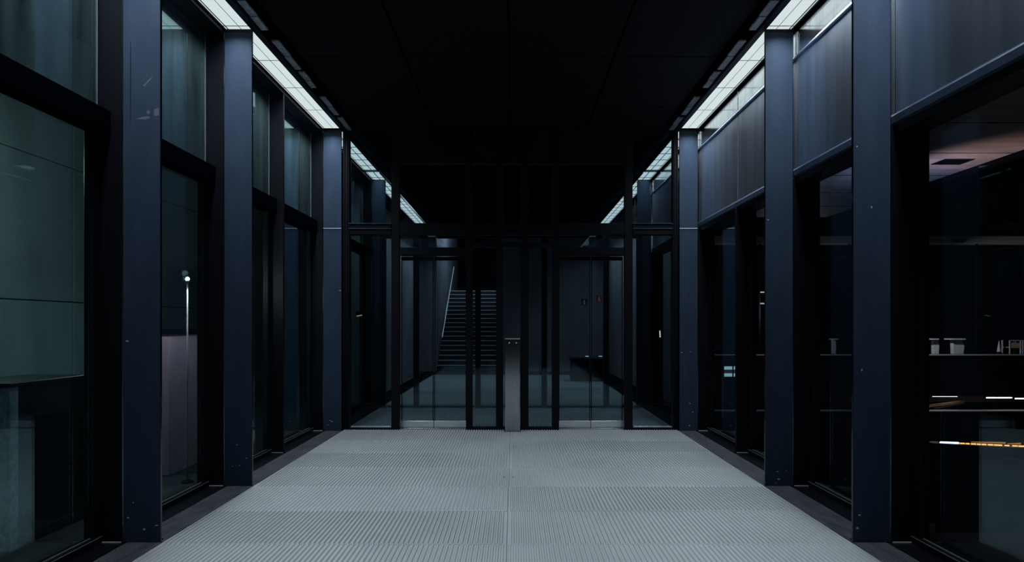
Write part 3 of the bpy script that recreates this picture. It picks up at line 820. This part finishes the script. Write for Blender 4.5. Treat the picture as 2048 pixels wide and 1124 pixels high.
# small tables and a cone on the balcony
def table(px0, px1, ppx0, ppx1, label):
    d = D + 0.30
    z0, z1 = fz(709) + 0.002, fz(677, d)
    r = root('pedestal_table', (fx((px0 + px1) / 2, d), d, z0), label, 'table')
    box('top', fx(px0, d), fx(px1, d), d - 0.2, d + 0.25, z1 - 0.05, z1, M['furn'], r, 0.006)
    xm, hw = (fx(ppx0, d) + fx(ppx1, d)) / 2, (fx(ppx1, d) - fx(ppx0, d)) / 2
    prism('pedestal', [(xm - hw, z1 - 0.05), (xm + hw * 0.75, z1 - 0.05), (xm + hw * 1.2, z0 + 0.30), (xm + hw, z0 + 0.01), (xm - hw * 0.9, z0 + 0.01)], 'y', d - 0.08, d + 0.12, M['furn'], r)
    box('foot', xm - hw * 1.4, xm + hw * 1.4, d - 0.12, d + 0.18, z0, z0 + 0.012, M['black'], r, 0.002)
table(1857, 1872, 1866, 1875, 'pale pedestal table at the left end of the balcony edge')
table(1896, 1925, 1904, 1924, 'grey pedestal table in the middle of the balcony')
table(1664, 1672, 1665, 1670, 'small pale table on the balcony beside the nearest right fin')
d_ = D + 0.3
lathe_o = root('floor_cone', (fx(1998, d_), d_, fz(709, d_)), 'slim pale cone standing left of the balcony chairs', 'cone')
lathe('cone', [(0.075, 0.10), (0.07, 0.12), (0.012, 0.50), (0.006, 0.52)], M['furn'], lathe_o, (fx(1998, d_), d_, fz(709, d_)), 14)
lathe('base', [(0.02, 0.0), (0.11, 0.0), (0.11, 0.03), (0.08, 0.10)], M['black'], lathe_o, (fx(1998, d_), d_, fz(709, d_)), 14)
# low row of shop lights at the foot of the court
t = root('shop_shelf', (fx(1950), D - 0.6, -6.0), 'grey counter ledge under the row of amber shop lights', 'counter')
prism('counter_top', [(fx(1850), fz(882.5)), (fx(2140), fz(897)), (fx(2140), fz(894)), (fx(1850), fz(880.5))], 'y', D - 0.445, D - 0.2, M['slab'], t)
box('counter_base', fx(1860), fx(2130), D - 0.42, D - 0.3, -6.0, fz(899), M['facade'], t, 0)
def ly(px): return 881.0 + (px - 1850) * 0.0475
t2 = root('light_bar', (fx(1881), D - 0.55, fz(880)), 'blue-white light bar at the left end of the row of shop lights', 'light')
prism('glow', [(fx(1862), fz(ly(1862) - 0.6)), (fx(1899), fz(ly(1899) - 0.6)), (fx(1899), fz(ly(1899) - 3.8)), (fx(1864), fz(ly(1864) - 3.4))], 'y', D - 0.56, D - 0.50, M['coolbar'], t2)
box('case', fx(1862), fx(1899), D - 0.49, D - 0.45, fz(ly(1870)), fz(ly(1870) - 3.4), M['black'], t2, 0)
segs = [(1902, 1911), (1914, 1920), (1924, 1933), (1936, 1942), (1945, 1953), (1957, 1966), (1969, 1984), (1990, 1998), (2005, 2014), (2017, 2028)]
for i, (a, b) in enumerate(segs):
    pos = ('first', 'second', 'third', 'fourth', 'fifth', 'sixth', 'seventh', 'eighth', 'ninth', 'last')[i]
    t2 = root('shop_light', ((fx(a) + fx(b)) / 2, D - 0.5, fz(ly(a))), '%s small amber light of the row, counted from the blue-white bar' % pos, 'light', 'amber lights in the court')
    prism('glow', [(fx(a), fz(ly(a) - 0.6)), (fx(b), fz(ly(b) - 0.6)), (fx(b), fz(ly(b) - 2.9)), (fx(a), fz(ly(a) - 2.7))], 'y', D - 0.55, D - 0.50, M['amber'], t2)
    box('case', fx(a), fx(b), D - 0.49, D - 0.46, fz(ly(a) - 0.4), fz(ly(a) - 2.8), M['black'], t2, 0)
for a, b, lab in ((1930, 1998, 'long dim amber shop sign panel above the row of shop lights'), (2002, 2028, 'short dim amber panel at the right end above the shop lights')):
    t2 = root('amber_panel', ((fx(a) + fx(b)) / 2, D - 0.3, fz(ly(a) - 5)), lab, 'sign')
    prism('glow', [(fx(a), fz(ly(a) - 3.2)), (fx(b), fz(ly(b) - 3.4)), (fx(b), fz(ly(b) - 7.0)), (fx(a), fz(ly(a) - 4.6))], 'y', D - 0.36, D - 0.33, M['amberdim'], t2)
    prism('case', [(fx(a), fz(ly(a) - 3.2)), (fx(b), fz(ly(b) - 3.4)), (fx(b), fz(ly(b) - 7.0)), (fx(a), fz(ly(a) - 4.6))], 'y', D - 0.32, D - 0.28, M['black'], t2)
# lit windows of the building seen between the right fins
for (a, b, u, v, lab) in ((1448, 1464, 733, 757, 'wide lit bluish window far behind the right glazing'), (1467, 1474, 733, 757, 'narrow lit bluish window far behind the right glazing')):
    d = D - 0.02
    t2 = root('lit_window', ((fx(a, d) + fx(b, d)) / 2, d, fz(v, d)), lab, 'window')
    box('pane', fx(a, d), fx(b, d), d - 0.02, d, fz(v, d), fz(u, d), M['facade'], t2, 0)
    for q in (0.12, 0.70):
        zz = fz(u + (v - u) * q, d)
        box('lamp_line', fx(a, d), fx(b, d), d - 0.03, d - 0.021, zz - 0.06, zz + 0.06, M['cooltile'], t2, 0)
    box('blind', fx(a, d), fx(b, d), d - 0.028, d - 0.021, fz(u + (v - u) * 0.60, d), fz(u + (v - u) * 0.22, d), M['slab'], t2, 0)
for py, lab in ((584.5, 'upper of two small wall lamps glowing beside the second right fin'), (607, 'lower of two small wall lamps glowing beside the second right fin')):
    d = D - 0.02
    a, b = fx(1520, d), fx(1534, d)
    t2 = root('bar_lamp', ((a + b) / 2, d, fz(py, d)), lab, 'lamp')
    box('glow', a, b, d - 0.05, d - 0.02, fz(py + 1.2, d), fz(py - 1.2, d), M['furn'] if False else M['tiny'], t2, 0)
    box('case', a - 0.03, b + 0.03, d - 0.02, d + 0.0, fz(py + 2.2, d), fz(py - 2.2, d), M['black'], t2, 0)
